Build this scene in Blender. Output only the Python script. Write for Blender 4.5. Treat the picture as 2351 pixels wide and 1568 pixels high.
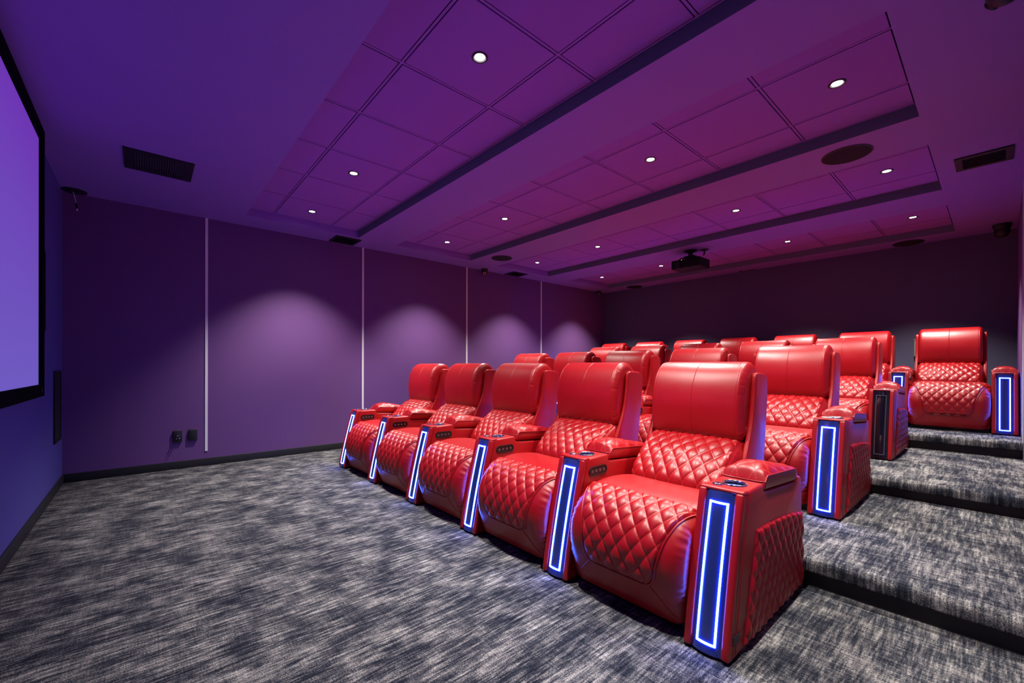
import bpy, bmesh, math, random
import numpy as np
from mathutils import Vector, Matrix

scene = bpy.context.scene
COL = scene.collection
for o in list(bpy.data.objects):
    bpy.data.objects.remove(o, do_unlink=True)

# ------------------------------------------------------------------ dimensions (metres)
W, D, H, H2 = 5.78, 8.147, 2.68, 2.7626          # room width, depth, ceiling, coffer panel height
CX0, CX1 = 0.399, 5.305                          # coffers, across
COF = [(1.381, 2.583), (3.084, 4.291), (4.812, 5.986), (6.543, 7.749)]
RISE = [(3.058, 0.148), (4.648, 0.283), (6.316, 0.428)]   # platform fronts and heights

# ------------------------------------------------------------------ camera
cam_d = bpy.data.cameras.new('camera')
cam = bpy.data.objects.new('camera', cam_d)
COL.objects.link(cam)
cam_d.sensor_fit = 'HORIZONTAL'; cam_d.sensor_width = 36.0
cam_d.lens = 14.852
cam_d.shift_y = 0.02442
cam_d.clip_start = 0.02; cam_d.clip_end = 60
R3 = Matrix(((0.6562573, -0.0018838, 0.7545348), (0.7545344, -0.0010510, -0.6562596), (0.0020293, 0.9999977, 0.0007317)))
cam.matrix_world = Matrix.Translation((5.6359, 0.5707, 1.0829)) @ R3.to_4x4()
scene.camera = cam

# ------------------------------------------------------------------ world, exposure
world = bpy.data.worlds.new('world'); scene.world = world
world.use_nodes = True
world.node_tree.nodes['Background'].inputs[0].default_value = (0, 0, 0, 1)
vs = scene.view_settings
vs.view_transform = 'Standard'; vs.look = 'None'; vs.gamma = 1.0; vs.use_curve_mapping = False
vs.exposure = 0.0
scene.cycles.max_bounces = 11
scene.cycles.diffuse_bounces = 6
scene.cycles.glossy_bounces = 4
scene.cycles.use_denoising = True
SPOT_W = 270.0          # each ceiling downlight
SPOT_COL = (1.0, 0.93, 0.86)
SCREEN_E = 1.15
LED_E = 78.0

# ------------------------------------------------------------------ materials
def nt(name):
    m = bpy.data.materials.new(name); m.use_nodes = True
    t = m.node_tree
    return m, t, t.nodes['Principled BSDF']
def N(t, typ, **kw):
    n = t.nodes.new(typ)
    for k, v in kw.items():
        setattr(n, k, v)
    return n
def setin(n, **kw):
    for k, v in kw.items():
        n.inputs[k.replace('_', ' ')].default_value = v
def math_n(t, op, a, b=None, clamp=False):
    n = t.nodes.new('ShaderNodeMath'); n.operation = op; n.use_clamp = clamp
    for i, v in enumerate((a, b)):
        if v is None: continue
        if isinstance(v, (int, float)): n.inputs[i].default_value = v
        else: t.links.new(v, n.inputs[i])
    return n.outputs[0]
def mixc(t, fac, a, b, blend='MIX'):
    n = t.nodes.new('ShaderNodeMix'); n.data_type = 'RGBA'; n.blend_type = blend
    for i, v in ((0, fac), (6, a), (7, b)):
        if isinstance(v, (int, float)): n.inputs[i].default_value = v
        elif isinstance(v, tuple): n.inputs[i].default_value = v
        else: t.links.new(v, n.inputs[i])
    return n.outputs[2]
def noise(t, scale, detail=3, rough=0.55, vec=None, mscale=None):
    n = t.nodes.new('ShaderNodeTexNoise')
    setin(n, Scale=scale, Detail=detail, Roughness=rough)
    if vec is None:
        c = t.nodes.new('ShaderNodeTexCoord'); vec = c.outputs['Object']
    if mscale:
        mp = t.nodes.new('ShaderNodeMapping'); mp.inputs['Scale'].default_value = mscale
        t.links.new(vec, mp.inputs['Vector']); vec = mp.outputs['Vector']
    t.links.new(vec, n.inputs['Vector'])
    return n.outputs['Fac']
def bump(t, bsdf, h, strength, dist):
    b = t.nodes.new('ShaderNodeBump'); setin(b, Strength=strength, Distance=dist)
    t.links.new(h, b.inputs['Height']); t.links.new(b.outputs[0], bsdf.inputs['Normal'])
def c4(c): return (c[0], c[1], c[2], 1.0)

def simple(name, col, rough=0.5, metal=0.0, spec=0.5, bumpy=0.0, bscale=200, coat=0.0):
    m, t, b = nt(name)
    setin(b, Base_Color=c4(col), Roughness=rough, Metallic=metal)
    b.inputs['Specular IOR Level'].default_value = spec
    if coat: b.inputs['Coat Weight'].default_value = coat
    # a little wear in the roughness so the surface is not perfectly even
    f = noise(t, 14.0, 3)
    t.links.new(math_n(t, 'ADD', math_n(t, 'MULTIPLY', f, 0.10), rough - 0.05), b.inputs['Roughness'])
    if bumpy: bump(t, b, noise(t, bscale, 3), bumpy, 0.002)
    return m
def emit(name, col, strength, base=(0.02, 0.02, 0.02)):
    m, t, b = nt(name)
    setin(b, Base_Color=c4(base), Roughness=0.4)
    b.inputs['Emission Color'].default_value = c4(col)
    b.inputs['Emission Strength'].default_value = strength
    return m

RED = (0.33, 0.0006, 0.004)
def leather(name, stitched=False):
    m, t, b = nt(name)
    setin(b, Roughness=0.36)
    b.inputs['Specular IOR Level'].default_value = 0.62
    f = noise(t, 7.0, 3)
    col = mixc(t, f, c4((RED[0]*0.9, RED[1], RED[2])), c4((RED[0]*1.06, RED[1]*1.1, RED[2]*1.05)))
    if stitched:
        uv = N(t, 'ShaderNodeUVMap', uv_map='quilt')
        s = N(t, 'ShaderNodeSeparateXYZ'); t.links.new(uv.outputs[0], s.inputs[0])
        a, bb = s.outputs[0], s.outputs[1]
        def near(v): return math_n(t, 'LESS_THAN', math_n(t, 'ABSOLUTE', math_n(t, 'SUBTRACT', v, math_n(t, 'ROUND', v))), 0.017)
        def dash(v): return math_n(t, 'LESS_THAN', math_n(t, 'FRACT', math_n(t, 'MULTIPLY', v, 10.0)), 0.6)
        st = math_n(t, 'MAXIMUM', math_n(t, 'MULTIPLY', near(a), dash(bb)), math_n(t, 'MULTIPLY', near(bb), dash(a)))
        col = mixc(t, math_n(t, 'MULTIPLY', st, 0.6), col, c4((0.66, 0.075, 0.065)))
    t.links.new(col, b.inputs['Base Color'])
    t.links.new(math_n(t, 'ADD', math_n(t, 'MULTIPLY', noise(t, 22.0, 4), 0.10), 0.345), b.inputs['Roughness'])
    h = math_n(t, 'ADD', math_n(t, 'MULTIPLY', noise(t, 420.0, 2), 0.5), math_n(t, 'MULTIPLY', noise(t, 18.0, 2), 0.8))
    bump(t, b, h, 0.12, 0.002)
    return m
M_LEATHER = leather('red_leather')
M_QUILT = leather('red_quilted_leather', True)

def paint(name, col, rough=0.62):
    m, t, b = nt(name)
    f = noise(t, 1.3, 3)
    t.links.new(mixc(t, f, c4(tuple(x*0.96 for x in col)), c4(tuple(x*1.04 for x in col))), b.inputs['Base Color'])
    setin(b, Roughness=rough); b.inputs['Specular IOR Level'].default_value = 0.35
    bump(t, b, noise(t, 260.0, 3), 0.06, 0.002)
    return m
M_WALL = paint('wall_paint', (0.142, 0.061, 0.208))
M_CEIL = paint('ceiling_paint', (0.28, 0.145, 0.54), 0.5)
M_TILE = paint('ceiling_tile', (0.32, 0.12, 0.53), 0.75)
M_FRONT = paint('front_wall_blue_spill', (0.088, 0.080, 0.32))  # blue spill of the arm LEDs and screen is put into this wall colour
M_COFFER = paint('coffer_edge_dark', (0.15, 0.16, 0.23))  # darker colour for the front and rear faces of each coffer
M_BACK = paint('back_wall_paint', (0.100, 0.094, 0.165))
M_GAP = simple('tile_gap_black', (0.004, 0.004, 0.005), 0.8)
M_BLACK = simple('black_satin', (0.010, 0.010, 0.012), 0.5)
M_BLACKM = simple('black_metal', (0.012, 0.012, 0.014), 0.45, spec=0.4)
M_VELVET = simple('black_velvet', (0.003, 0.003, 0.004), 0.95, spec=0.05)
M_BLACKBODY = simple('matte_black_plastic', (0.005, 0.005, 0.006), 0.6, spec=0.25)
M_KICK = simple('black_rubber_base', (0.012, 0.012, 0.013), 0.55, bumpy=0.05)
M_GRILLE = simple('black_grille_cloth', (0.010, 0.008, 0.010), 0.85, bumpy=0.5, bscale=900)
M_TRIM = simple('white_trim', (0.80, 0.80, 0.80), 0.45)
M_CHROME = simple('chrome', (0.82, 0.82, 0.84), 0.12, metal=1.0)
M_STEEL = simple('brushed_steel', (0.35, 0.35, 0.36), 0.35, metal=1.0)
M_GREYPLATE = simple('grey_plate', (0.06, 0.06, 0.075), 0.4, metal=0.7)
M_PANEL = simple('blue_acrylic', (0.016, 0.030, 0.19), 0.16, spec=0.6, coat=0.4)
M_PANELOFF = simple('black_acrylic', (0.006, 0.006, 0.012), 0.10, spec=0.6, coat=0.4)
M_LED = emit('led_strip_lit', (0.036, 0.115, 1.0), LED_E)
M_LEDOFF = simple('led_strip_unlit', (0.055, 0.06, 0.085), 0.3)
M_CUPLED = emit('cup_light_blue', (0.15, 0.28, 1.0), 1.2)
M_LINER = simple('dark_cup_liner', (0.02, 0.025, 0.06), 0.2, metal=0.6)
M_LENS = emit('downlight_lens', (1.0, 0.95, 0.86), 30.0)
M_REDLENS = emit('infrared_ring', (1.0, 0.03, 0.10), 0.45)
M_GREEN = emit('green_indicator', (0.45, 1.0, 0.10), 1.6)
M_CABLE = simple('grey_cable', (0.85, 0.85, 0.88), 0.5)
M_WHITE = simple('white_print', (0.75, 0.75, 0.75), 0.5)
M_BEIGE = simple('beige_box', (0.30, 0.27, 0.245), 0.4)

def carpet():
    m, t, b = nt('streaked_carpet')
    setin(b, Roughness=0.95); b.inputs['Specular IOR Level'].default_value = 0.1
    def sharp(v, lo, hi): return math_n(t, 'DIVIDE', math_n(t, 'SUBTRACT', v, lo), hi-lo, clamp=True)
    def streak(m1, m2):
        a = sharp(noise(t, 1.0, 3, 0.6, mscale=m1), 0.40, 0.62)
        b = sharp(noise(t, 1.0, 3, 0.6, mscale=m2), 0.40, 0.62)
        return math_n(t, 'ADD', math_n(t, 'MULTIPLY', a, 0.55), math_n(t, 'MULTIPLY', b, 0.45))
    sy = streak((62.0, 5.5, 5.0), (135.0, 12.0, 9.0))
    sx = streak((5.5, 60.0, 5.0), (12.0, 130.0, 9.0))
    blob = sharp(noise(t, 1.0, 4, 0.6, mscale=(6.5, 5.0, 6.0)), 0.36, 0.64)
    g = sharp(noise(t, 200.0, 3, 0.75), 0.38, 0.62)
    c = N(t, 'ShaderNodeTexCoord'); s = N(t, 'ShaderNodeSeparateXYZ')
    t.links.new(c.outputs['Object'], s.inputs[0])
    # the open floor lies with its streaks running front to back, the treads show a woven cross-hatch
    hatch = math_n(t, 'MULTIPLY', math_n(t, 'SUBTRACT', math_n(t, 'ADD', math_n(t, 'MULTIPLY', s.outputs[1], 0.55), math_n(t, 'MULTIPLY', s.outputs[0], 0.30)), 1.75), 1.0, clamp=True)
    both = math_n(t, 'ADD', math_n(t, 'MULTIPLY', sy, 0.62), math_n(t, 'MULTIPLY', sx, 0.38))
    hatch = math_n(t, 'MAXIMUM', hatch, 0.45)
    st = math_n(t, 'ADD', math_n(t, 'MULTIPLY', both, hatch), math_n(t, 'MULTIPLY', sy, math_n(t, 'SUBTRACT', 1.0, hatch)))
    v = math_n(t, 'ADD', math_n(t, 'MULTIPLY', st, 0.50), math_n(t, 'MULTIPLY', blob, 0.24))
    v = math_n(t, 'ADD', v, math_n(t, 'MULTIPLY', g, 0.26))
    r = N(t, 'ShaderNodeValToRGB'); t.links.new(v, r.inputs[0])
    e = r.color_ramp.elements
    e[0].position = 0.235; e[0].color = (0.010, 0.012, 0.020, 1)
    e[1].position = 0.82; e[1].color = (0.50, 0.485, 0.455, 1)
    k = e.new(0.42); k.color = (0.040, 0.044, 0.058, 1)
    k = e.new(0.60); k.color = (0.175, 0.17, 0.17, 1)
    t.links.new(r.outputs[0], b.inputs['Base Color'])
    bump(t, b, g, 0.6, 0.004)
    return m
M_CARPET = carpet()

def screen_mat():
    m, t, b = nt('screen_picture')
    setin(b, Base_Color=(0.03, 0.03, 0.03, 1), Roughness=0.6)
    c = N(t, 'ShaderNodeTexCoord'); s = N(t, 'ShaderNodeSeparateXYZ')
    t.links.new(c.outputs['Generated'], s.inputs[0])
    r = N(t, 'ShaderNodeValToRGB'); t.links.new(s.outputs[2], r.inputs[0])
    r.color_ramp.elements[0].color = (0.125, 0.085, 0.44, 1)
    r.color_ramp.elements[1].color = (0.125, 0.028, 0.37, 1)
    t.links.new(r.outputs[0], b.inputs['Emission Color'])
    b.inputs['Emission Strength'].default_value = SCREEN_E
    return m
M_SCREEN = screen_mat()

# ------------------------------------------------------------------ mesh helpers
def link(o, parent=None):
    COL.objects.link(o)
    if parent is not None: o.parent = parent
    return o
def obj(name, me, parent=None, loc=None):
    o = bpy.data.objects.new(name, me)
    if loc is not None: o.location = loc
    return link(o, parent)
def empty(name, loc=(0, 0, 0)):
    o = bpy.data.objects.new(name, None); o.location = loc
    o.empty_display_size = 0.1
    return link(o)
def tag(o, label, cat, group=None):
    o['label'] = label; o['category'] = cat
    if group: o['group'] = group
    return o
def struct(o):
    o['kind'] = 'structure'; return o

def mesh(name, verts, faces, mats, smooth=True, fmat=None, uv=None, angle=None):
    me = bpy.data.meshes.new(name)
    me.from_pydata([tuple(map(float, v)) for v in verts], [], [tuple(int(i) for i in f) for f in faces])
    for m in (mats if isinstance(mats, (list, tuple)) else [mats]): me.materials.append(m)
    if fmat is not None: me.polygons.foreach_set('material_index', np.array(fmat, dtype=np.int32))
    me.polygons.foreach_set('use_smooth', np.full(len(me.polygons), bool(smooth)))
    if uv is not None:
        l = me.uv_layers.new(name='quilt')
        idx = np.zeros(len(me.loops), dtype=np.int32); me.loops.foreach_get('vertex_index', idx)
        l.data.foreach_set('uv', np.asarray(uv, dtype=np.float32)[idx].ravel())
    me.update()
    if angle is not None: me.set_sharp_from_angle(angle=math.radians(angle))
    return me

class MB:
    """collects simple solids into one mesh"""
    def __init__(s): s.v = []; s.f = []; s.m = []
    def add(s, v, f, mi=0):
        n = len(s.v); s.v += [tuple(p) for p in v]; s.f += [tuple(i + n for i in q) for q in f]; s.m += [mi]*len(f)
        return s
    def box(s, a, b, mi=0):
        (x0, y0, z0), (x1, y1, z1) = a, b
        v = [(x0,y0,z0),(x1,y0,z0),(x1,y1,z0),(x0,y1,z0),(x0,y0,z1),(x1,y0,z1),(x1,y1,z1),(x0,y1,z1)]
        return s.add(v, [(0,3,2,1),(4,5,6,7),(0,1,5,4),(1,2,6,5),(2,3,7,6),(3,0,4,7)], mi)
    def prism(s, poly, x0, x1, mi=0):
        """poly in (y,z), extruded along x"""
        n = len(poly)
        v = [(x0, p[0], p[1]) for p in poly] + [(x1, p[0], p[1]) for p in poly]
        f = [tuple(range(n)), tuple(range(2*n-1, n-1, -1))] + [((i+1) % n, i, n+i, n+(i+1) % n) for i in range(n)]
        return s.add(v, f, mi)
    def lathe(s, prof, center, axis='z', n=32, mi=0, cap=True):
        """prof: (radius, height) list around an axis through center"""
        v = []; f = []
        for (r, h) in prof:
            for k in range(n):
                a = 2*math.pi*k/n; c, q = r*math.cos(a), r*math.sin(a)
                p = {'z': (c, q, h), 'x': (h, c, q), 'y': (q, h, c)}[axis]
                v.append((center[0]+p[0], center[1]+p[1], center[2]+p[2]))
        for i in range(len(prof)-1):
            for k in range(n):
                f.append((i*n+k, i*n+(k+1) % n, (i+1)*n+(k+1) % n, (i+1)*n+k))
        if cap:
            f.append(tuple(range(n-1, -1, -1))); f.append(tuple((len(prof)-1)*n+k for k in range(n)))
        return s.add(v, f, mi)
    def tube(s, pts, r, n=8, mi=0):
        P = [Vector(p) for p in pts]; v = []; f = []
        for i, p in enumerate(P):
            d = (P[min(i+1, len(P)-1)] - P[max(i-1, 0)]).normalized()
            u = d.orthogonal() if i == 0 else (u - d*u.dot(d))
            u = u.normalized(); w = d.cross(u)
            for k in range(n):
                a = 2*math.pi*k/n; v.append(p + u*(r*math.cos(a)) + w*(r*math.sin(a)))
        for i in range(len(P)-1):
            for k in range(n):
                f.append((i*n+k, i*n+(k+1) % n, (i+1)*n+(k+1) % n, (i+1)*n+k))
        f.append(tuple(range(n-1, -1, -1))); f.append(tuple((len(P)-1)*n+k for k in range(n)))
        return s.add(v, f, mi)
    def mesh(s, name, mats, bevel=0.0, segs=3, smooth=True, angle=40):
        me = mesh(name, s.v, s.f, mats, smooth=False, fmat=s.m)
        bm = bmesh.new(); bm.from_mesh(me)
        bmesh.ops.recalc_face_normals(bm, faces=bm.faces)
        if bevel > 0:
            ed = [e for e in bm.edges if len(e.link_faces) == 2 and e.calc_face_angle(0) > math.radians(32)]
            bmesh.ops.bevel(bm, geom=ed, offset=bevel, segments=segs, profile=0.5, affect='EDGES', clamp_overlap=True)
        bm.to_mesh(me); bm.free()
        if smooth:
            me.polygons.foreach_set('use_smooth', np.full(len(me.polygons), True))
            me.set_sharp_from_angle(angle=math.radians(angle))
        me.update()
        return me

def grid_faces(nr, nc, close_r=False, close_c=False, flip=False):
    f = []
    for i in range(nr if close_r else nr-1):
        for j in range(nc if close_c else nc-1):
            a, b, c, d = i*nc+j, i*nc+(j+1) % nc, ((i+1) % nr)*nc+(j+1) % nc, ((i+1) % nr)*nc+j
            f.append((a, d, c, b) if flip else (a, b, c, d))
    return f
def curve(pts, n, closed=False):
    """Catmull-Rom through pts, resampled to n points evenly along the length"""
    P = np.array(pts, float); m = len(P); out = []
    segs = m if closed else m-1
    for i in range(segs):
        if closed: p0, p1, p2, p3 = P[(i-1) % m], P[i], P[(i+1) % m], P[(i+2) % m]
        else:
            p1, p2 = P[i], P[i+1]
            p0 = P[i-1] if i > 0 else 2*p1-p2
            p3 = P[i+2] if i+2 < m else 2*p2-p1
        for u in np.linspace(0, 1, 24, endpoint=False):
            out.append(0.5*((2*p1)+(-p0+p2)*u+(2*p0-5*p1+4*p2-p3)*u*u+(-p0+3*p1-3*p2+p3)*u**3))
    out.append(P[0] if closed else P[-1])
    out = np.array(out)
    L = np.concatenate([[0], np.cumsum(np.linalg.norm(np.diff(out, axis=0), axis=1))])
    t = np.linspace(0, L[-1], n+1)[:-1] if closed else np.linspace(0, L[-1], n)
    q = np.stack([np.interp(t, L, out[:, k]) for k in range(P.shape[1])], 1)
    return q, t, L[-1]
def normals2(q, closed=False, sign=1):
    if closed: d = np.roll(q, -1, 0)-np.roll(q, 1, 0)
    else: d = np.gradient(q, axis=0)
    d /= np.linalg.norm(d, axis=1)[:, None]
    return sign*np.stack([-d[:, 1], d[:, 0]], 1)
def sstep(a, b, x):
    t = np.clip((x-a)/(b-a), 0, 1); return t*t*(3-2*t)
def quilt(s, t, w, h):
    """diamond coordinates and puff (0 at the stitched seams, 1 in the middle of a diamond)"""
    a = s/w + t/h; b = s/w - t/h
    return a, b, (np.abs(np.sin(np.pi*a))*np.abs(np.sin(np.pi*b)))**0.42

# ------------------------------------------------------------------ the recliner: its meshes (local: x across, y back, z up, front of arms at y = 0)
rng = np.random.default_rng(4)
SEAT_PTS = [(0.56, 0.455), (0.46, 0.482), (0.36, 0.496), (0.26, 0.500), (0.17, 0.490), (0.095, 0.462), (0.035, 0.410),
            (-0.004, 0.345), (-0.020, 0.270), (-0.014, 0.190), (0.006, 0.120), (0.028, 0.055), (0.056, 0.030), (0.22, 0.030)]
SEAT_Q, SEAT_T, SEAT_L = curve(SEAT_PTS, 120)
SEAT_N = normals2(SEAT_Q, sign=1) * -1.0
# outward = +z on top, -y in front
if SEAT_N[20][1] < 0: SEAT_N = -SEAT_N
def seat_at(t):
    q = np.stack([np.interp(t, SEAT_T, SEAT_Q[:, k]) for k in (0, 1)], -1)
    n = np.stack([np.interp(t, SEAT_T, SEAT_N[:, k]) for k in (0, 1)], -1)
    return q, n
def seat_inset(x):
    return 0.040*np.clip((np.abs(x)-0.215)/0.084, 0, 1)**2.6
def wrinkle(x, t, x0, x1, amp, lam):
    k = sstep(x0, x1, np.abs(x))
    ph = 2.1*np.sin(37*t+np.sign(x)) + 1.3*np.sin(91*t) + 9*np.abs(x)
    return amp*k*np.sin(2*np.pi*t/lam+ph)*(0.6+0.4*np.sin(23*t+1.0))

def make_seat():
    xs = np.concatenate([np.linspace(-0.2975, 0.2975, 70)])
    X, T = np.meshgrid(xs, SEAT_T)
    Q, Nn = seat_at(T)
    ins = seat_inset(X) - wrinkle(X, T, 0.245, 0.295, 0.0050, 0.026)*(sstep(0.36, 0.44, T)-sstep(0.95, 1.0, T))
    # the smooth leather dips where the quilted bib is sewn in
    Y = Q[..., 0]-Nn[..., 0]*ins; Z = Q[..., 1]-Nn[..., 1]*ins
    V = np.stack([X, Y, Z], -1)
    # side skirts tucked inwards
    def skirt(j, sx):
        v = V[:, j].copy(); q, n = seat_at(SEAT_T)
        v[:, 1] -= n[:, 0]*0.11; v[:, 2] -= n[:, 1]*0.11; v[:, 0] = sx*0.296; return v
    V = np.concatenate([skirt(0, -1)[:, None], V, skirt(-1, 1)[:, None]], 1)
    nr, nc = V.shape[:2]
    return mesh('seat', V.reshape(-1, 3), grid_faces(nr, nc, flip=True), M_LEATHER)

T_TOP = float(np.interp(-0.168, -SEAT_Q[:60, 0], SEAT_T[:60]))   # bib starts on top of the seat
_k = np.where((SEAT_Q[:, 1] < 0.172) & (SEAT_Q[:, 0] < 0.05))[0][0]
T_BOT = float(SEAT_T[_k])
def bib_w(t):
    u = (t-T_TOP)/(T_BOT-T_TOP)
    w = np.interp(u, [0, 0.08, 0.18, 0.30, 0.50, 0.75, 1.0], [0.287, 0.281, 0.264, 0.243, 0.216, 0.190, 0.172])
    d = np.clip(1-(T_BOT-t)/0.05, 0, 1)
    return w-0.05*(1-np.sqrt(np.clip(1-d*d, 0, 1)))
def make_bib():
    nq, npp = 170, 141
    q = np.linspace(0, 1, nq); q = T_TOP+(T_BOT-T_TOP)*q
    p = np.linspace(-1, 1, npp)
    Pp, T = np.meshgrid(p, q)
    wT = bib_w(T); X = Pp*wT
    a, b, puff = quilt(X, T-T_BOT+0.03, 0.075, 0.098)
    e = np.minimum(wT-np.abs(X), np.minimum(T-T_TOP, T_BOT-T))
    fade = sstep(0.0, 0.016, e)
    off = -0.004+fade*0.0075+puff*fade*0.0105
    Q, Nn = seat_at(T)
    off = off-seat_inset(X)*0.85
    V = np.stack([X, Q[..., 0]+Nn[..., 0]*off, Q[..., 1]+Nn[..., 1]*off], -1).reshape(-1, 3)
    uv = np.stack([a, b], -1).reshape(-1, 2)
    return mesh('quilted_bib', V, grid_faces(nq, npp, flip=True), M_QUILT, uv=uv)
def make_bib_piping():
    ts = np.linspace(T_TOP, T_BOT, 60)
    side = [(1, t) for t in ts]
    pts = []
    for t in ts: pts.append((-float(bib_w(t)), t))
    wb = float(bib_w(T_BOT))
    for x in np.linspace(-wb, wb, 14)[1:-1]: pts.append((x, T_BOT))
    for t in ts[::-1]: pts.append((float(bib_w(t)), t))
    out = []
    for x, t in pts:
        qq, n = seat_at(np.array(t)); o = 0.0015-float(seat_inset(np.array(x)))*0.95
        out.append((x*1.006, qq[0]+n[0]*o, qq[1]+n[1]*o))
    return MB().tube(out, 0.0042, 8).mesh('piping', M_LEATHER, angle=80)
def make_seam(s):
    mb = MB()
    if True:
        out = []
        for u in np.linspace(0, 1, 14):
            t = T_BOT-0.012+u*0.115; x = s*(0.150+0.105*u)
            qq, n = seat_at(np.array(t)); o = -float(seat_inset(np.array(x)))+0.0002
            out.append((x, qq[0]+n[0]*o, qq[1]+n[1]*o))
        mb.tube(out, 0.0026, 6)
    return mb.mesh('seam', M_LEATHER, angle=80)

def make_lumbar():
    pts = [(0.56, 0.445), (0.515, 0.445), (0.490, 0.468), (0.492, 0.500), (0.525, 0.545), (0.572, 0.592), (0.630, 0.640), (0.690, 0.680), (0.755, 0.708), (0.80, 0.715)]
    nT, nX = 110, 151
    q, t, L = curve(pts, nT); n = normals2(q)
    if n[50][1] < 0: n = -n
    xs = np.linspace(-0.265, 0.265, nX)
    X, T = np.meshgrid(xs, t)
    a, b, puff = quilt(X+0.0375, T-0.05, 0.073, 0.100)
    fade = 1-sstep(0.238, 0.244, np.abs(X))
    fade = fade*sstep(0.03, 0.06, T)
    seam = np.exp(-((np.abs(X)-0.242)/0.003)**2)
    ends = 0.055*np.clip((np.abs(X)-0.222)/0.043, 0, 1)**2.8
    crown = 0.040*(1-(X/0.265)**2)*sstep(0.0, 0.12, T)*(1-sstep(L*0.5, L*0.95, T))
    off = crown+fade*puff*0.012-ends-seam*0.003+wrinkle(X, T, 0.245, 0.262, 0.0025, 0.02)
    V = np.stack([X, q[:, 0][:, None]+n[:, 0][:, None]*off, q[:, 1][:, None]+n[:, 1][:, None]*off], -1)
    back = V[:, [0, -1]].copy(); back[..., 1] += 0.10; back[..., 2] -= 0.03
    V = np.concatenate([back[:, :1], V, back[:, 1:]], 1)
    A = np.concatenate([a[:, :1], a, a[:, -1:]], 1); B = np.concatenate([b[:, :1], b, b[:, -1:]], 1)
    far = np.abs(V[..., 0]) > 0.242
    A = np.where(far, 0.5, A); B = np.where(far, 0.5, B)
    nr, nc = V.shape[:2]
    return mesh('lumbar_cushion', V.reshape(-1, 3), grid_faces(nr, nc), M_QUILT, uv=np.stack([A, B], -1).reshape(-1, 2))

def make_headrest():
    pts = [(0.722, 0.702), (0.704, 0.745), (0.697, 0.82), (0.698, 0.90), (0.714, 0.985), (0.750, 1.055), (0.800, 1.097), (0.850, 1.110), (0.900, 1.100),
           (0.945, 1.062), (0.968, 1.0), (0.960, 0.92), (0.915, 0.80), (0.875, 0.715), (0.80, 0.690), (0.75, 0.688)]
    nT = 130
    q, t, L = curve(pts, nT, closed=True); n = normals2(q, closed=True)
    k = np.argmin(np.abs(q[:, 1]-0.9)+(q[:, 0] > 0.8)*9)
    if n[k][0] > 0: n = -n
    half = 0.259
    xs = sorted(set(np.round(np.concatenate([np.linspace(-half, half, 90), [-0.004, -0.0022, -0.0012, -0.0006, 0, 0.0006, 0.0012, 0.0022, 0.004],
               -half+np.array([0.026, 0.029, 0.0305, 0.032, 0.035]), half-np.array([0.026, 0.029, 0.0305, 0.032, 0.035])]), 5)))
    xs = np.array(xs)
    X, T = np.meshgrid(xs, t, indexing='ij')
    ins = 0.036*np.clip((np.abs(X)-0.219)/0.040, 0, 1)**3.0
    ins += 0.0022*np.exp(-(X/0.0014)**2)+0.0026*np.exp(-((np.abs(X)-half+0.0305)/0.0016)**2)
    front = (T < 0.62)
    ins += -0.010*(1-(X/half)**2)*np.exp(-((T-0.18)/0.14)**2)
    ins -= wrinkle(X, T, half-0.028, half-0.008, 0.0040, 0.021)
    V = np.stack([X, q[:, 0][None]-n[:, 0][None]*ins, q[:, 1][None]-n[:, 1][None]*ins], -1)
    c = q.mean(0)
    rows = [V]
    for f, j, sx in ((0.6, 0, -1), (0.6, -1, 1)):
        e = V[j].copy(); e[:, 1] = c[0]+(e[:, 1]-c[0])*0.75; e[:, 2] = c[1]+(e[:, 2]-c[1])*0.75; e[:, 0] = sx*(half+0.001)
        rows.append(e[None])
    V = np.concatenate([rows[1], rows[0], rows[2]], 0)
    nr, nc = V.shape[:2]
    f = grid_faces(nr, nc, close_c=True)
    f.append(tuple(range(nc-1, -1, -1))); f.append(tuple((nr-1)*nc+k for k in range(nc)))
    me = mesh('headrest', V.reshape(-1, 3), f, M_LEATHER)
    bm = bmesh.new(); bm.from_mesh(me); bmesh.ops.recalc_face_normals(bm, faces=bm.faces); bm.to_mesh(me); bm.free()
    me.polygons.foreach_set('use_smooth', np.full(len(me.polygons), True))
    return me

WING_FRONT = [(0.655, 0.46), (0.668, 0.54), (0.690, 0.61), (0.735, 0.70), (0.772, 0.78), (0.795, 0.86), (0.812, 0.95), (0.822, 1.03)]
def make_wing(s):
    fr, _, _ = curve(WING_FRONT, 16)
    poly = [tuple(p) for p in fr] + [(0.830, 1.043), (0.842, 1.051), (0.90, 1.050), (0.945, 1.046), (0.968, 1.038), (0.984, 1.022), (0.992, 1.0), (0.991, 0.97), (0.984, 0.88), (0.958, 0.70), (0.930, 0.52), (0.915, 0.40), (0.66, 0.40)]
    a, b = sorted((s*0.2600, s*0.2870))
    return MB().prism(poly, a, b).mesh('side_wing', M_LEATHER, bevel=0.009)
def make_wing_piping(s):
    fr, _, _ = curve(WING_FRONT+[(0.831, 1.045)], 40)
    return MB().tube([(s*0.2825, p[0]-0.001, p[1]+0.001) for p in fr], 0.0036, 8).mesh('piping', M_LEATHER, angle=80)
def make_back():
    poly = [(0.60, 0.17), (0.80, 0.17), (0.915, 0.42), (0.985, 0.99), (0.965, 1.02), (0.93, 1.0), (0.90, 0.80), (0.78, 0.66), (0.58, 0.44)]
    return MB().prism(poly, -0.266, 0.266).mesh('back_shell', M_LEATHER, bevel=0.012)
def make_base():
    return MB().box((-0.285, 0.075, 0.0), (0.285, 0.80, 0.10)).mesh('base_frame', M_BLACK, bevel=0.004)

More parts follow.
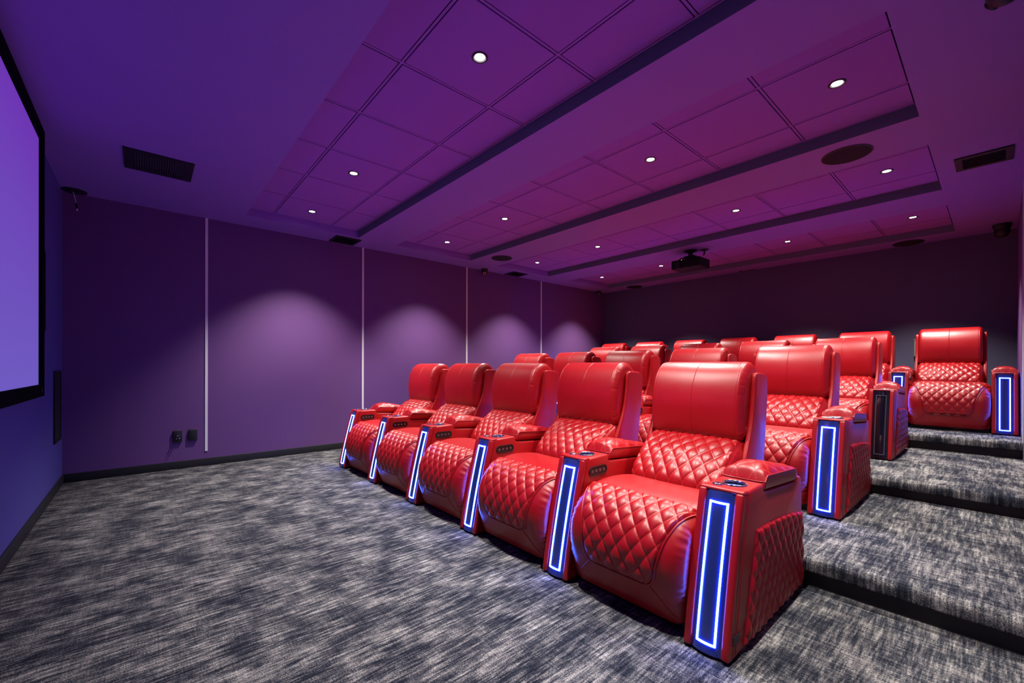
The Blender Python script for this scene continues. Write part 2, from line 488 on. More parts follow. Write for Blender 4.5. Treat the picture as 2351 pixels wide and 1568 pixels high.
AW = 0.086                                        # half width of an arm
def F(z): z = z-0.03; return 0.004+0.18*z+0.096*z*z   # leaning front of the arm
def make_arm():
    zs = np.linspace(0.006, 0.598, 14)
    poly = [(F(z)+0.001, z) for z in zs] + [(0.338, 0.601), (0.344, 0.566), (0.40, 0.560), (0.60, 0.545), (0.745, 0.534), (0.772, 0.558), (0.835, 0.548), (0.856, 0.505), (0.856, 0.006)]
    body = MB().prism(poly, -AW, AW).mesh('arm_body', M_LEATHER, bevel=0.013)
    # bore the cup well
    ob = bpy.data.objects.new('arm_body', body); COL.objects.link(ob)
    cut = bpy.data.objects.new('cup_bore', MB().lathe([(0.041, 0.53), (0.041, 0.70)], (0.006, 0.245, 0), n=40).mesh('cup_bore', M_BLACK, smooth=False)); COL.objects.link(cut)
    md = ob.modifiers.new('bore', 'BOOLEAN'); md.operation = 'DIFFERENCE'; md.object = cut; md.solver = 'EXACT'
    dg = bpy.context.evaluated_depsgraph_get(); dg.update()
    bored = bpy.data.meshes.new_from_object(ob.evaluated_get(dg))
    bpy.data.objects.remove(ob); bpy.data.objects.remove(cut)
    # padded borders and lip around the light panel
    mb = MB()
    for s in (-1, 1):
        fr = [(F(z)-0.011, z) for z in np.linspace(0.010, 0.594, 14)]
        bk = [(F(z)+0.03, z) for z in np.linspace(0.594, 0.010, 4)]
        mb.prism(fr+bk, *sorted((s*0.0545, s*AW)))
    mb.box((-AW, F(0.6)-0.010, 0.586), (AW, F(0.6)+0.04, 0.603))
    front = mb.mesh('arm_front', M_LEATHER, bevel=0.0105)
    bm = bmesh.new(); bm.from_mesh(bored); bm.from_mesh(front)
    me = bpy.data.meshes.new('armrest'); bm.to_mesh(me); bm.free()
    me.materials.append(M_LEATHER)
    for p in me.polygons: p.material_index = 0
    me.polygons.foreach_set('use_smooth', np.full(len(me.polygons), True))
    me.set_sharp_from_angle(angle=math.radians(40)); me.update()
    return me
def make_pad():
    ys = np.concatenate([np.linspace(0.345, 0.40, 16), np.linspace(0.405, 0.735, 60), 0.735+0.055*np.sin(np.linspace(0.08, 1, 14)*np.pi/2)])
    hw = 0.0865; zb0 = 0.570
    nc = 61; rows = []; A = []; B = []
    for y in ys:
        zb = zb0-0.075*(y-0.345)
        side = 0.058*sstep(0.325, 0.375, y)
        crown = 0.043*np.sqrt(np.clip((y-0.345)/0.10, 0, 1)) - 0.034*sstep(0.44, 0.80, y)
        rear = 1-math.sqrt(max(0.0, 1-min(1, max(0, (y-0.735)/0.055))**2))
        side *= 1-0.75*rear; crown *= 1-0.8*rear
        w = hw*(1-0.06*np.clip(1-(y-0.345)/0.012, 0, 1)**2-0.10*rear)
        u = np.linspace(-1, 1, nc)
        x = w*np.sign(u)*np.abs(u)**0.9
        zt = zb+side+crown*(1-np.abs(x/w)**2.8)
        a, b, puff = quilt(x+0.0, np.full(nc, y-0.02), 0.075, 0.100)
        fd = sstep(0.0, 0.014, w-np.abs(x))*sstep(0.345, 0.37, y)
        zt = zt+puff*fd*0.0050
        lo = [(0.88, 0.0), (0.955, 0.004), (0.990, 0.013), (1.002, 0.028)]
        row = [(-w*k, y, zb+h*side/0.058) for k, h in lo] + [(xx, y, zz) for xx, zz in zip(x, zt)] + [(w*k, y, zb+h*side/0.058) for k, h in lo[::-1]]
        rows.append(row)
        A.append([0.5]*4+list(a)+[0.5]*4); B.append([0.5]*4+list(b)+[0.5]*4)
    V = np.array(rows); nr, ncc = V.shape[:2]
    f = grid_faces(nr, ncc, close_c=True)
    f.append(tuple(range(ncc-1, -1, -1))); f.append(tuple((nr-1)*ncc+k for k in range(ncc)))
    me = mesh('arm_pad', V.reshape(-1, 3), f, M_QUILT, uv=np.stack([np.array(A), np.array(B)], -1).reshape(-1, 2))
    bm = bmesh.new(); bm.from_mesh(me); bmesh.ops.recalc_face_normals(bm, faces=bm.faces); bm.to_mesh(me); bm.free()
    me.polygons.foreach_set('use_smooth', np.full(len(me.polygons), True)); me.set_sharp_from_angle(angle=math.radians(62))
    return me
def make_pad_piping():
    pts = []
    hw = 0.0872
    ys = np.linspace(0.352, 0.745, 30)
    def zz(y): return 0.570-0.075*(y-0.345)+0.058*sstep(0.325, 0.375, y)+0.001
    for y in ys[::-1]: pts.append((-hw, y, zz(y)))
    for x in np.linspace(-hw, hw, 8)[1:-1]: pts.append((x, 0.347, zz(0.352)-0.001))
    for y in ys: pts.append((hw, y, zz(y)))
    return MB().tube(pts, 0.0024, 6).mesh('pad_piping', M_LEATHER, angle=80)
def PX(x): return -0.0005-0.0130*(1-np.abs(x/0.0545)**2.2)      # the acrylic panel bulges forward across its width
def make_led_panel():
    xs = np.linspace(-0.0545, 0.0545, 21); zs = np.linspace(0.012, 0.588, 16)
    X, Z = np.meshgrid(xs, zs)
    V = np.concatenate([np.stack([X, F(Z)+PX(X), Z], -1).reshape(-1, 3), np.stack([X, F(Z)+0.022, Z], -1).reshape(-1, 3)])
    n, m = X.size, len(xs)
    f = grid_faces(len(zs), m)
    g = [tuple(k+n for k in q[::-1]) for q in f]
    rim = list(range(m))+[r*m+m-1 for r in range(1, len(zs))]+[(len(zs)-1)*m+k for k in range(m-2, -1, -1)]+[r*m for r in range(len(zs)-2, 0, -1)]
    h = [(rim[k], rim[k]+n, rim[(k+1) % len(rim)]+n, rim[(k+1) % len(rim)]) for k in range(len(rim))]
    return MB().add(V, f+g+h).mesh('led_panel', M_PANEL, smooth=True, angle=40)
def make_led_strip():
    z0, z1, xo, w = 0.044, 0.552, 0.0365, 0.0066
    # one closed loop: inner and outer outline joined quad by quad
    def loop(h, za, zb):
        pts = [(x, za) for x in np.linspace(-h, h, 15)]+[(h, z) for z in np.linspace(za, zb, 17)[1:]]
        pts += [(x, zb) for x in np.linspace(h, -h, 15)[1:]]+[(-h, z) for z in np.linspace(zb, za, 17)[1:-1]]
        return pts
    o, q = loop(xo, z0, z1), loop(xo-w, z0+w, z1-w)
    n = len(o)
    def v3(P, d): return [(x, F(z)+PX(x)+d, z) for x, z in P]
    V = v3(o, 0.0006)+v3(o, -0.0034)+v3(q, -0.0034)+v3(q, 0.0006)
    f = [(r*n+k, r*n+(k+1) % n, ((r+1) % 4)*n+(k+1) % n, ((r+1) % 4)*n+k) for r in range(4) for k in range(n)]
    return MB().add(V, f).mesh('led_strip', M_LED, smooth=True, angle=30)
def make_cup():
    mb = MB(); n = 40
    ring = [(0.0485, 0.600), (0.0478, 0.6038), (0.0455, 0.6055), (0.0425, 0.6048), (0.0402, 0.602), (0.0395, 0.596)]
    return mb.lathe(ring, (0.006, 0.245, 0), n=n, cap=False).mesh('cup_holder', M_CHROME, angle=50)
def make_cup_liner():
    return MB().lathe([(0.0396, 0.597), (0.0392, 0.545), (0.0365, 0.537), (0.001, 0.536)], (0.006, 0.245, 0), n=40, cap=False).mesh('cup_liner', M_LINER, angle=50)
def make_cup_light():
    return MB().lathe([(0.0388, 0.588), (0.0388, 0.582), (0.0380, 0.582), (0.0380, 0.588)], (0.006, 0.245, 0), n=40, cap=False).mesh('cup_light', M_CUPLED)
def make_knob():
    return MB().lathe([(0.0205, 0.600), (0.0205, 0.606), (0.0185, 0.6085), (0.011, 0.6095), (0.0105, 0.6085), (0.0005, 0.6085)], (-0.034, 0.178, 0), n=32).mesh('control_knob', M_CHROME, angle=50)
def capsule(cy, cz, hl, hh, n=10):
    p = []
    for k in range(n+1):
        a = -math.pi/2+math.pi*k/n; p.append((cy+hl-hh+hh*math.cos(a), cz+hh*math.sin(a)))
    for k in range(n+1):
        a = math.pi/2+math.pi*k/n; p.append((cy-hl+hh+hh*math.cos(a), cz+hh*math.sin(a)))
    return p
def make_control():
    mb = MB().prism(capsule(0.240, 0.527, 0.076, 0.0245), AW-0.002, AW+0.0035)
    # raised rim
    out, inn = capsule(0.240, 0.527, 0.076, 0.0245), capsule(0.240, 0.527, 0.0705, 0.019)
    n = len(out); v = []
    for P, x in ((out, AW+0.0035), (out, AW+0.006), (inn, AW+0.006), (inn, AW+0.0035)): v += [(x, p[0], p[1]) for p in P]
    mb.add(v, [(i*n+k, i*n+(k+1) % n, (i+1)*n+(k+1) % n, (i+1)*n+k) for i in range(3) for k in range(n)])
    return mb.mesh('control_panel', M_BLACKM, angle=40)
def make_button(y):
    mb = MB().lathe([(0.0072, 0.0), (0.0072, 0.0030), (0.0060, 0.0036), (0.0045, 0.0030), (0.0042, 0.0008)], (AW+0.003, y, 0.527), axis='x', n=18)
    return mb.mesh('button', M_STEEL, angle=40)
def make_side_panel():
    nz, ny = 130, 170
    def zt(y): return 0.438-0.060*np.clip((y-0.25)/0.6, -0.2, 1)+0.018*np.sin(np.pi*np.clip((y-0.25)/0.6, 0, 1))
    def yf(z): return 0.105+0.30*z+0.06*z*z
    v = np.linspace(0, 1, nz); u = np.linspace(0, 1, ny)
    U, Vv = np.meshgrid(u, v)
    Z = 0.018+(0.42-0.018)*Vv; Y = yf(Z)+(0.848-yf(Z))*U
    Z = 0.018+(zt(Y)-0.018)*Vv
    a, b, puff = quilt(Y-0.02, Z-0.02, 0.068, 0.108)
    e = np.minimum(np.minimum(Y-yf(Z), 0.848-Y)+0.0, np.minimum(zt(Y)-Z, Z-0.018))
    fade = sstep(0, 0.018, e)
    X = AW-0.004+fade*0.006+puff*fade*0.014
    P = np.stack([X, Y, Z], -1).reshape(-1, 3)
    return mesh('side_panel', P, grid_faces(nz, ny), M_QUILT, uv=np.stack([a, b], -1).reshape(-1, 2))
def make_side_seams():
    mb = MB()
    pts = [(AW+0.0003, F(z)+0.045+0.10*max(0, z-0.44), z) for z in np.linspace(0.02, 0.585, 24)]
    return mb.tube(pts, 0.0022, 6).mesh('seam', M_LEATHER, angle=80)
def make_badge():
    mb = MB().box((AW-0.001, F(0.08)+0.012, 0.062), (AW+0.0022, F(0.08)+0.066, 0.094))
    for yy in (0.018, 0.060): mb.lathe([(0.0022, 0), (0.0022, 0.0012)], (AW+0.0022, F(0.08)+yy, 0.078), axis='x', n=10)
    return mb.mesh('badge_plate', M_GREYPLATE, bevel=0.0)

ME = dict(seat=make_seat(), bib=make_bib(), piping=make_bib_piping(), seams=[make_seam(-1), make_seam(1)], lumbar=make_lumbar(), head=make_headrest(),
          wingl=make_wing(-1), wingr=make_wing(1), wpl=make_wing_piping(-1), wpr=make_wing_piping(1), back=make_back(), base=make_base(),
          arm=make_arm(), pad=make_pad(), padp=make_pad_piping(), panel=make_led_panel(), strip=make_led_strip(), cup=make_cup(), liner=make_cup_liner(), cupl=make_cup_light(),
          knob=make_knob(), ctl=make_control(), btn=[make_button(y) for y in (0.190, 0.222, 0.254, 0.288)],
          side=make_side_panel(), sseam=make_side_seams(), badge=make_badge())

def arm_parts(root, x, lit=True, control=True, end=False):
    a = obj('armrest', ME['arm'], root, (x, 0, 0))
    obj('arm_pad', ME['pad'], a); obj('pad_piping', ME['padp'], a)
    p = obj('led_panel', ME['panel'], a); s = obj('led_strip', ME['strip'], a)
    if not lit:
        for o, m in ((p, M_PANELOFF), (s, M_LEDOFF)):
            o.material_slots[0].link = 'OBJECT'; o.material_slots[0].material = m
        p['label'] = 'unlit black glossy light panel'; s['label'] = 'unlit grey light strip'
    else:
        p['label'] = 'blue glossy light panel'; s['label'] = 'glowing white-blue rectangular light strip'
    obj('cup_holder', ME['cup'], a)['label'] = 'chrome cup holder'
    obj('cup_liner', ME['liner'], a)
    obj('cup_light', ME['cupl'], a); obj('control_knob', ME['knob'], a)['label'] = 'round chrome knob'
    if control:
        obj('control_panel', ME['ctl'], a)['label'] = 'black capsule control panel'
        for b in ME['btn']: obj('button', b, a)
    if end:
        obj('side_panel', ME['side'], a); obj('seam', ME['sseam'], a)
        obj('badge_plate', ME['badge'], a)['label'] = 'small grey plate with two screws'
    return a
ARM_X = 0.301+AW
def recliner(loc, label, group, right_arm=False, lit=True, back_dx=-0.010):
    r = empty('recliner', loc); tag(r, label, 'recliner', group)
    obj('base_frame', ME['base'], r)
    s = obj('seat', ME['seat'], r); obj('seam', ME['seams'][0], s); obj('seam', ME['seams'][1], s)
    b = obj('quilted_bib', ME['bib'], r); obj('piping', ME['piping'], b)
    bx = (back_dx, 0, 0)
    obj('lumbar_cushion', ME['lumbar'], r, bx); obj('headrest', ME['head'], r, bx); obj('back_shell', ME['back'], r, bx)
    for m, p in (('wingl', 'wpl'), ('wingr', 'wpr')):
        w = obj('side_wing', ME[m], r, bx); obj('piping', ME[p], w)
    arm_parts(r, -ARM_X, lit=lit)
    if right_arm: arm_parts(r, ARM_X, lit=lit, control=False, end=True)
    return r
PITCH = 0.774
ORD = {0: 'first', 1: 'second', 2: 'third', 3: 'fourth', 4: 'fifth', 5: 'sixth', 6: 'seventh'}
ROWS = [(4.531, 2.164, 0.0, 5, 'front row', 'standing on the open floor'),
        (4.542, 3.744, RISE[0][1], 5, 'second row', 'on the lowest carpeted platform'),
        (4.578, 5.352, RISE[1][1], 5, 'third row', 'on the middle carpeted platform'),
        (5.295, 6.795, RISE[2][1], 7, 'back row', 'on the top carpeted platform')]
for ri, (x, y, z, n, rn, where) in enumerate(ROWS):
    for k in range(n):
        if k == 0:
            lab = {0: 'red quilted leather recliner at the aisle end of the front row, nearest the camera',
                   1: 'red quilted recliner at the aisle end of the second row, lit blue arm panel',
                   2: 'red quilted recliner at the aisle end of the third row, its arm panel unlit black',
                   3: 'red quilted recliner in the back row against the right wall, seen whole from the front'}[ri]
        elif k == n-1:
            lab = 'red leather recliner at the far left end of the %s, by the light-striped wall' % rn
        else:
            lab = 'red leather recliner, %s from the right end of the %s' % (ORD[k], rn)
        recliner((x-PITCH*k, y, z), lab, 'recliners of the %s' % rn, right_arm=(k == 0), lit=(ri != 2), back_dx=(-0.024 if ri == 3 else -0.010))

# ------------------------------------------------------------------ the room
T = 0.12
struct(obj('floor', MB().box((-T, -T, -0.10), (W+T, D+T, 0.0)).mesh('floor', M_CARPET, smooth=False)))
for i, (y, z) in enumerate(RISE):
    y1 = RISE[i+1][0]+0.02 if i < 2 else D
    zb = RISE[i-1][1] if i else 0.0
    # carpeted deck with a rounded nosing hanging over the kickboard
    r = 0.030; k = 0.070; yn = y-0.034
    prof = [(y1, z), (yn+r, z)]
    for a in np.linspace(90, 180, 8)[1:]:
        prof.append((yn+r+r*math.cos(math.radians(a)), z-r+r*math.sin(math.radians(a))))
    for a in np.linspace(180, 270, 6)[1:]:
        prof.append((yn+0.012+0.012*math.cos(math.radians(a)), z-k+0.012+0.012*math.sin(math.radians(a))))
    prof += [(y+0.02, z-k), (y1, z-k)]
    struct(obj('floor_platform', MB().prism(prof, 0.0, W).mesh('floor_platform', M_CARPET, angle=50)))
    struct(obj('trim_%d' % (i+1), MB().box((0.0, y, zb), (W, y+0.012, z-k+0.003)).mesh('kickboard', M_KICK, smooth=False)))
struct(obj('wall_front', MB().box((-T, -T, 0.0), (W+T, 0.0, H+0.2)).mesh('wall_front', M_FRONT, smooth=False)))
struct(obj('wall_back', MB().box((-T, D, 0.0), (W+T, D+T, H+0.2)).mesh('wall_back', M_BACK, smooth=False)))
struct(obj('wall_left', MB().box((-T, 0.0, 0.0), (0.0, D, H+0.2)).mesh('wall_left', M_WALL, smooth=False)))
struct(obj('wall_right', MB().box((W, 0.0, 0.0), (W+T, D, H+0.2)).mesh('wall_right', M_WALL, smooth=False)))
struct(obj('baseboard_front', MB().box((0.012, 0.0, 0.0), (W, 0.012, 0.081)).mesh('baseboard_front', M_KICK, bevel=0.003)))
struct(obj('baseboard_left', MB().box((0.0, 0.0, 0.0), (0.012, RISE[0][0]-0.04, 0.081)).mesh('baseboard_left', M_KICK, bevel=0.003)))
def floor_z(y): return max([0.0]+[z for (yy, z) in RISE if y > yy-0.04])
n = 4
for y in (1.077, 2.797, 4.499, 6.194):
    for x0, x1 in ((0.0, 0.007), (W-0.007, W)):
        struct(obj('trim_%d' % n, MB().box((x0, y-0.012, floor_z(y)+0.158), (x1, y+0.012, H)).mesh('light_batten', M_TRIM, smooth=False))); n += 1

def make_ceiling():
    mb = MB()
    xs = [-T, CX0, CX1, W+T]; ys = [-T]+[v for c in COF for v in c]+[D+T]
    for i in range(3):
        for j in range(len(ys)-1):
            if i == 1 and j % 2 == 1: continue
            mb.add([(xs[i], ys[j], H), (xs[i+1], ys[j], H), (xs[i+1], ys[j+1], H), (xs[i], ys[j+1], H)], [(0, 3, 2, 1)], 0)
    top = H2+0.05
    GY = [1.644, 3.363, 5.066, 6.768]; GX = [1.026+0.61*k for k in range(7)]
    fl, gp = 0.0068, 0.0062
    for (c0, c1), gy in zip(COF, GY):
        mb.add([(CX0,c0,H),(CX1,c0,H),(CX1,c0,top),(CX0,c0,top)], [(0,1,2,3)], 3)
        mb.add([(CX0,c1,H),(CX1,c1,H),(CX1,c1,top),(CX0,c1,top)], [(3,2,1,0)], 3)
        mb.add([(CX0,c0,H),(CX0,c1,H),(CX0,c1,top),(CX0,c0,top)], [(3,2,1,0)], 0)
        mb.add([(CX1,c0,H),(CX1,c1,H),(CX1,c1,top),(CX1,c0,top)], [(0,1,2,3)], 0)
        mb.add([(CX0,c0,top),(CX1,c0,top),(CX1,c1,top),(CX0,c1,top)], [(0,3,2,1)], 2)
        lx = [CX0+0.010]+GX+[CX1-0.010]; ly = [c0+0.010, gy, gy+0.61, c1-0.010]
        for i in range(len(lx)-1):
            for j in range(3):
                mb.box((lx[i]+fl+gp, ly[j]+fl+gp, H2), (lx[i+1]-fl-gp, ly[j+1]-fl-gp, H2+0.016), 1)
        for x in lx: mb.box((x-fl, c0, H2+0.0015), (x+fl, c1, H2+0.004), 1)
        for y in ly:
            for i in range(len(lx)-1): mb.box((lx[i]+fl, y-fl, H2+0.0015), (lx[i+1]-fl, y+fl, H2+0.004), 1)
    mb.box((-T, -T, top+0.01), (W+T, D+T, top+0.10), 2)
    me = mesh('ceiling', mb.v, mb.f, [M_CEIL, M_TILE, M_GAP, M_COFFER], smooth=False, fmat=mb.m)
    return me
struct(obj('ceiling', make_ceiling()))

# ------------------------------------------------------------------ downlights
ring_me = MB().lathe([(0.0445, 0.0), (0.0445, -0.003), (0.041, -0.0055), (0.034, -0.0045), (0.0325, -0.001), (0.0325, 0.012)], (0, 0, 0), n=40, cap=False).mesh('trim_ring', M_BLACKM, angle=50)
lens_me = MB().lathe([(0.0325, 0.004), (0.031, 0.0005), (0.018, -0.002), (0.0005, -0.0025)], (0, 0, 0), n=32, cap=False).mesh('lens', M_LENS)
DX = [(0.735, 'by the light-striped left wall'), (1.946, 'second from the left wall'), (3.784, 'third from the left wall'), (5.008, 'at the right end')]
DY = [(1.945, 'front ceiling coffer'), (3.666, 'second ceiling coffer'), (5.371, 'third ceiling coffer'), (7.073, 'rearmost ceiling coffer')]
for y, yn in DY:
    for x, xn in DX:
        d = empty('downlight', (x, y, H2)); tag(d, 'round recessed downlight in the %s, %s' % (yn, xn), 'downlight', 'ceiling downlights')
        obj('trim_ring', ring_me, d); obj('lens', lens_me, d)['label'] = 'glowing white lens'
        ld = bpy.data.lights.new('downlight_lamp', 'SPOT'); ld.energy = SPOT_W; ld.color = SPOT_COL
        ld.spot_size = math.radians(92); ld.spot_blend = 0.75; ld.shadow_soft_size = 0.03
        lo = bpy.data.objects.new('lamp', ld); lo.location = (0, 0, -0.02); link(lo, d)

# ------------------------------------------------------------------ screen and front wall
scr = empty('projection_screen', (2.89, 0.03, 1.77)); tag(scr, 'large purple lit projection screen in a black frame on the front wall', 'screen')
sx, z0, z1, fw = 1.49, -0.893, 0.888, 0.078
mb = MB()
mb.box((-sx, -0.03, z0), (-sx+fw, 0.03, z1)); mb.box((sx-fw, -0.03, z0), (sx, 0.03, z1))
mb.box((-sx+fw, -0.03, z0), (sx-fw, 0.03, z0+fw)); mb.box((-sx+fw, -0.03, z1-fw), (sx-fw, 0.03, z1))
obj('frame', mb.mesh('frame', M_VELVET, smooth=False), scr)['label'] = 'black velvet frame'
obj('screen_surface', MB().box((-sx+fw, -0.028, z0+fw), (sx-fw, 0.012, z1-fw)).mesh('screen_surface', M_SCREEN, smooth=False), scr)['label'] = 'purple glowing picture'
obj('badge', MB().box((-sx+0.085, 0.03, z0+0.030), (-sx+0.105, 0.0315, z0+0.050)).mesh('badge', M_GREYPLATE, smooth=False), scr)
def wall_speaker(x0, x1, z0, z1, label):
    s = empty('wall_speaker', ((x0+x1)/2, 0.0, z0)); tag(s, label, 'speaker', 'speakers set in the front wall')
    hw, h = (x1-x0)/2, z1-z0
    mb = MB(); b = 0.012
    mb.box((-hw, 0, 0), (-hw+b, 0.012, h)); mb.box((hw-b, 0, 0), (hw, 0.012, h)); mb.box((-hw+b, 0, 0), (hw-b, 0.012, b)); mb.box((-hw+b, 0, h-b), (hw-b, 0.012, h))
    obj('frame', mb.mesh('frame', M_BLACKM, smooth=False), s)
    obj('grille', MB().box((-hw+b, 0, b), (hw-b, 0.008, h-b)).mesh('grille', M_GRILLE, smooth=False), s)
wall_speaker(0.152, 0.505, 0.427, 1.033, 'black flush speaker low on the front wall by the left corner')
wall_speaker(0.955, 1.255, 1.330, 1.935, 'black flush speaker half hidden behind the left edge of the screen frame')

# ------------------------------------------------------------------ wall plates on the left wall
def wall_plate(yc, zc, label, cables):
    p = empty('wall_plate', (0.0, yc, zc)); tag(p, label, 'wall plate', 'plates low on the left wall')
    hw, hh = 0.037, 0.061
    obj('face_plate', MB().box((0, -hw, -hh), (0.022, hw, hh)).mesh('face_plate', M_BLACK, bevel=0.006), p)
    obj('insert', MB().box((0.022, -0.018, -0.036), (0.0245, 0.018, 0.036)).mesh('insert', M_BLACKM, bevel=0.002), p)
    if cables:
        for (dy, dz, l) in ((-0.010, -0.020, 0.035), (0.008, 0.016, 0.030), (0.010, -0.018, 0.045), (-0.004, 0.004, 0.028)):
            obj('connector', MB().lathe([(0.005, 0), (0.005, l*0.6), (0.0025, l*0.65), (0.0025, l)], (0.0245, dy, dz), axis='x', n=14).mesh('connector', M_CHROME, angle=40), p)
    else:
        for dz in (-0.02, 0.02):
            for dy in (-0.006, 0.006):
                obj('slot', MB().box((0.0245, dy-0.0012, dz-0.004), (0.0248, dy+0.0012, dz+0.004)).mesh('slot', M_GREYPLATE, smooth=False), p)
wall_plate(0.833, 0.343, 'black wall plate with silver connectors, the one farther from the white batten', True)
wall_plate(0.960, 0.344, 'plain black outlet plate beside the white batten on the left wall', False)

# ------------------------------------------------------------------ ceiling fittings
def vent(x0, x1, y0, y1, label, n, along, border):
    c = empty('ceiling_vent', ((x0+x1)/2, (y0+y1)/2, H)); tag(c, label, 'vent', 'black ceiling vents')
    hx, hy = (x1-x0)/2, (y1-y0)/2; b = border; zt, zb = 0.0, -0.010
    mb = MB()
    bx, by = (b[0], b[1])
    mb.box((-hx, -hy, zb), (-hx+bx, hy, zt)); mb.box((hx-bx, -hy, zb), (hx, hy, zt))
    mb.box((-hx+bx, -hy, zb), (hx-bx, -hy+by, zt)); mb.box((-hx+bx, hy-by, zb), (hx-bx, hy, zt))
    mb.box((-hx+bx, -hy+by, -0.001), (hx-bx, hy-by, zt))
    obj('frame', mb.mesh('frame', M_BLACKM, smooth=False), c)
    for k in range(n):
        if along == 'x':
            y = -hy+by+(2*hy-2*by)*(k+0.5)/n; m = MB().box((-hx+bx, y-0.0022, -0.009), (hx-bx, y+0.0022, -0.001))
        else:
            x = -hx+bx+(2*hx-2*bx)*(k+0.5)/n; m = MB().box((x-0.0022, -hy+by, -0.009), (x+0.0022, hy-by, -0.001))
        obj('slat', m.mesh('slat', M_STEEL if n == 20 else M_BLACKM, smooth=False), c)
vent(1.042, 1.459, 0.448, 0.870, 'large black slatted vent in the ceiling in front of the screen', 20, 'x', (0.06, 0.06))
vent(0.040, 0.340, 2.338, 2.645, 'black square vent beside the front ceiling coffer at the left wall', 12, 'x', (0.03, 0.03))
vent(0.040, 0.288, 5.262, 5.580, 'black square vent beside the third ceiling coffer at the left wall', 12, 'x', (0.03, 0.03))
vent(5.411, 5.713, 5.265, 5.566, 'black slatted vent in the ceiling by the right wall', 6, 'x', (0.04, 0.04))
spk_ring = MB().lathe([(0.155, 0.0), (0.155, -0.004), (0.150, -0.006), (0.146, -0.006)], (0, 0, 0), n=56, cap=False).mesh('rim', M_BLACKM, angle=50)
spk_gr = MB().lathe([(0.1465, -0.001), (0.146, -0.0055), (0.0005, -0.0075)], (0, 0, 0), n=56, cap=False).mesh('grille', M_GRILLE)
for x, y, lab in ((0.823, 4.552, 'round black speaker in the ceiling between second and third coffers, left side'),
                  (4.886, 4.556, 'round black speaker in the ceiling between second and third coffers, right side'),
                  (0.848, 7.984, 'round black speaker in the ceiling by the back wall, left side'),
                  (4.878, 7.985, 'round black speaker in the ceiling by the back wall, right side')):
    s = empty('ceiling_speaker', (x, y, H)); tag(s, lab, 'speaker', 'round ceiling speakers')
    obj('rim', spk_ring, s); obj('grille', spk_gr, s)

def camera_unit(x, y, label, look, lens_mat, scale=1.0):
    c = empty('security_camera', (x, y, H)); tag(c, label, 'camera', 'black ceiling cameras')
    s = scale
    obj('mount', MB().lathe([(0.056*s, 0), (0.056*s, -0.010*s), (0.050*s, -0.032*s), (0.046*s, -0.040*s)], (0, 0, 0), n=32).mesh('mount', M_BLACK, angle=40), c)
    prof = [(0.046*s, -0.038*s)]
    for a in np.linspace(5, 88, 12): prof.append((0.046*s*math.cos(math.radians(a)), -0.062*s-0.046*s*math.sin(math.radians(a))))
    obj('ball', MB().lathe(prof, (0, 0, 0), n=32).mesh('ball', M_BLACK, angle=60), c)
    d = Vector(look).normalized(); ctr = Vector((0, 0, -0.062*s))+d*0.040*s
    mb = MB(); u = d.orthogonal().normalized(); w = d.cross(u)
    rings = [(0.021, 0.0), (0.021, 0.010), (0.017, 0.0115), (0.0165, 0.0095)]
    v = []; n = 28
    for r, h in rings:
        for k in range(n):
            a = 2*math.pi*k/n; v.append(ctr+d*h*s+u*(r*s*math.cos(a))+w*(r*s*math.sin(a)))
    mb.add(v, [(i*n+k, i*n+(k+1) % n, (i+1)*n+(k+1) % n, (i+1)*n+k) for i in range(3) for k in range(n)])
    obj('lens_ring', mb.mesh('lens_ring', lens_mat, angle=40), c)
    v = [ctr+d*0.0095*s+u*(0.0165*s*math.cos(2*math.pi*k/n))+w*(0.0165*s*math.sin(2*math.pi*k/n)) for k in range(n)]+[ctr+d*0.011*s]
    obj('lens', MB().add(v, [(k, (k+1) % n, n) for k in range(n)]).mesh('lens', M_BLACKM), c)
camera_unit(0.100, 4.785, 'black ceiling camera with glowing red lens ring on the left side', (0.7, -0.6, -0.45), M_REDLENS)
camera_unit(0.085, 7.830, 'black ceiling camera in the far left back corner', (0.7, -0.7, -0.45), M_STEEL, 0.85)
camera_unit(5.665, 7.800, 'black dome camera on the ceiling in the right back corner', (-0.5, 0.6, -0.2), M_BLACKM, 1.35)
camera_unit(5.655, 3.180, 'black dome camera by the right wall, just showing at the top edge', (-0.5, 0.6, -0.2), M_BLACKM, 1.25)

# junction plate with hanging cable, front left corner
j = empty('junction_plate', (0.095, 0.085, H)); tag(j, 'round black ceiling plate with a hanging cable in the front left corner', 'plate')
obj('cover', MB().lathe([(0.085, 0), (0.085, -0.008), (0.078, -0.012), (0.0005, -0.012)], (0, 0, 0), n=40).mesh('cover', M_BLACK, angle=40), j)
obj('cable', MB().tube([(-0.01, -0.01, -0.01), (0.0, -0.002, -0.04), (0.012, 0.006, -0.085), (0.022, 0.014, -0.125)], 0.0035, 8).mesh('cable', M_CABLE, angle=80), j)['label'] = 'pale hanging cable'
obj('connector', MB().tube([(0.021, 0.013, -0.120), (0.026, 0.018, -0.150), (0.027, 0.020, -0.168)], 0.008, 10).mesh('connector', M_BLACK, angle=60), j)
obj('plug_tip', MB().tube([(0.027, 0.02, -0.166), (0.028, 0.019, -0.188)], 0.005, 8).mesh('plug_tip', M_CABLE, angle=60), j)['label'] = 'pale plug tip'

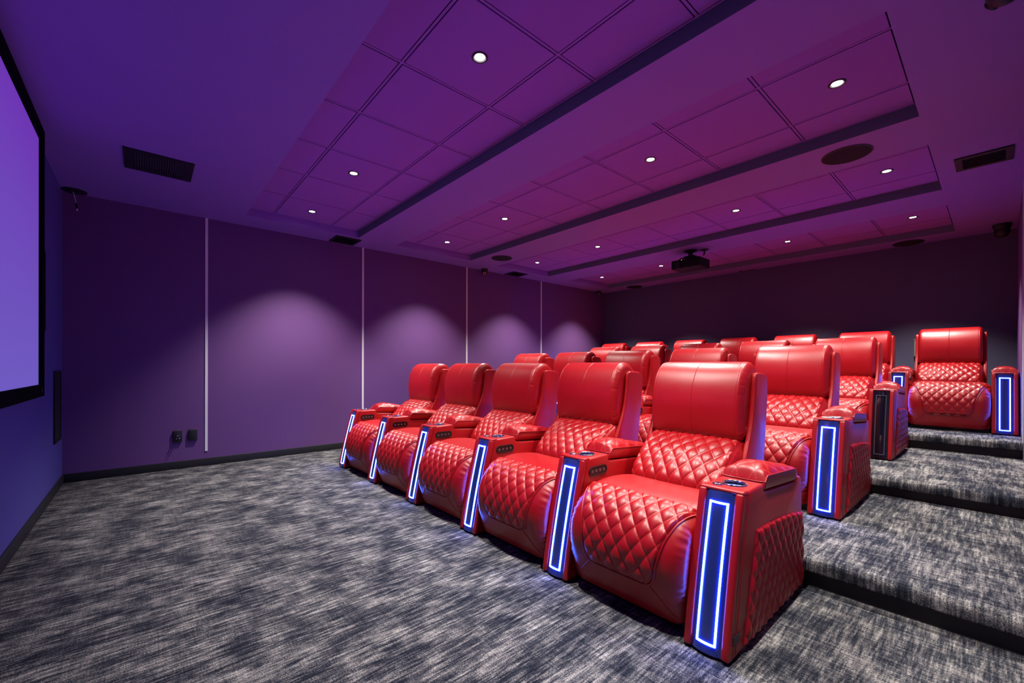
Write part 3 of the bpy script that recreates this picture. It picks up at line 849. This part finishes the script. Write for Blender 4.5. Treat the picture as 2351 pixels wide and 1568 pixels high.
# projector
p = empty('projector', (2.85, 6.255, H)); tag(p, 'black projector hanging from the ceiling between the two rear coffers', 'projector')
def P3(x, y, z): return (x-2.85, y-6.255, z-H)
mb = MB().box(P3(2.650, 6.10, 2.425), P3(3.048, 6.41, 2.548))
obj('body', mb.mesh('body', M_BLACKBODY, bevel=0.014), p)
obj('lens', MB().lathe([(0.046, 0.02), (0.046, -0.018), (0.041, -0.020), (0.036, -0.010), (0.020, -0.006), (0.0005, -0.010)], P3(2.738, 6.10, 2.482), axis='y', n=32).mesh('lens', M_BLACKM, angle=40), p)
obj('indicator', MB().lathe([(0.004, 0), (0.004, -0.0025), (0.0005, -0.003)], P3(2.800, 6.0995, 2.536), axis='y', n=12).mesh('indicator', M_GREEN), p)['label'] = 'tiny green indicator light'
obj('ceiling_plate', MB().lathe([(0.085, 0), (0.085, -0.008), (0.06, -0.022), (0.035, -0.026)], P3(2.85, 6.255, H), n=32).mesh('ceiling_plate', M_BLACKM, angle=40), p)
obj('pole', MB().lathe([(0.030, -0.02), (0.030, -0.075)], P3(2.85, 6.255, H), n=24).mesh('pole', M_BLACKM, angle=40), p)
mb = MB().box(P3(2.78, 6.20, 2.585), P3(2.92, 6.31, 2.605))
for dx, dy in ((-0.13, -0.10), (0.13, -0.10), (-0.13, 0.10), (0.13, 0.10)):
    mb.tube([P3(2.85, 6.255, 2.590), P3(2.85+dx*0.7, 6.255+dy*0.8, 2.578), P3(2.85+dx, 6.255+dy, 2.545)], 0.008, 8)
obj('bracket', mb.mesh('bracket', M_BLACKM, angle=50), p)
q = empty('ceiling_outlet', (3.005, 6.335, H)); tag(q, 'small round black outlet on the ceiling beside the projector mount', 'outlet')
obj('cover', MB().lathe([(0.055, 0), (0.055, -0.006), (0.03, -0.016), (0.012, -0.018)], (0, 0, 0), n=28).mesh('cover', M_BLACKM, angle=40), q)
obj('plug', MB().tube([(0, 0, -0.015), (0.0, 0.0, -0.06), (-0.01, -0.01, -0.075)], 0.010, 10).mesh('plug', M_BLACK, angle=50), q)
s = empty('ceiling_slot', (2.95, 8.115, H)); tag(s, 'small black slot plate in the ceiling near the middle of the back wall', 'plate')
obj('face_plate', MB().box((-0.085, -0.012, -0.006), (0.085, 0.012, 0)).mesh('face_plate', M_BLACK, bevel=0.002), s)
s = empty('ceiling_sensor', (2.815, 8.085, H)); tag(s, 'tiny round black sensor in the ceiling beside the slot plate', 'sensor')
obj('cover', MB().lathe([(0.028, 0), (0.026, -0.006), (0.0005, -0.008)], (0, 0, 0), n=24).mesh('cover', M_BLACK), s)
b = empty('wall_box', (4.972, D, 1.22)); tag(b, 'small beige box on the back wall half hidden by the right-hand recliner', 'box')
obj('casing', MB().box((-0.05, -0.045, 0.0), (0.05, 0.0, 0.215)).mesh('casing', M_BEIGE, bevel=0.004), b)
obj('cap', MB().box((-0.053, -0.050, 0.205), (0.053, 0.0, 0.222)).mesh('cap', M_BEIGE, bevel=0.003), b)
bpy.context.view_layer.update()
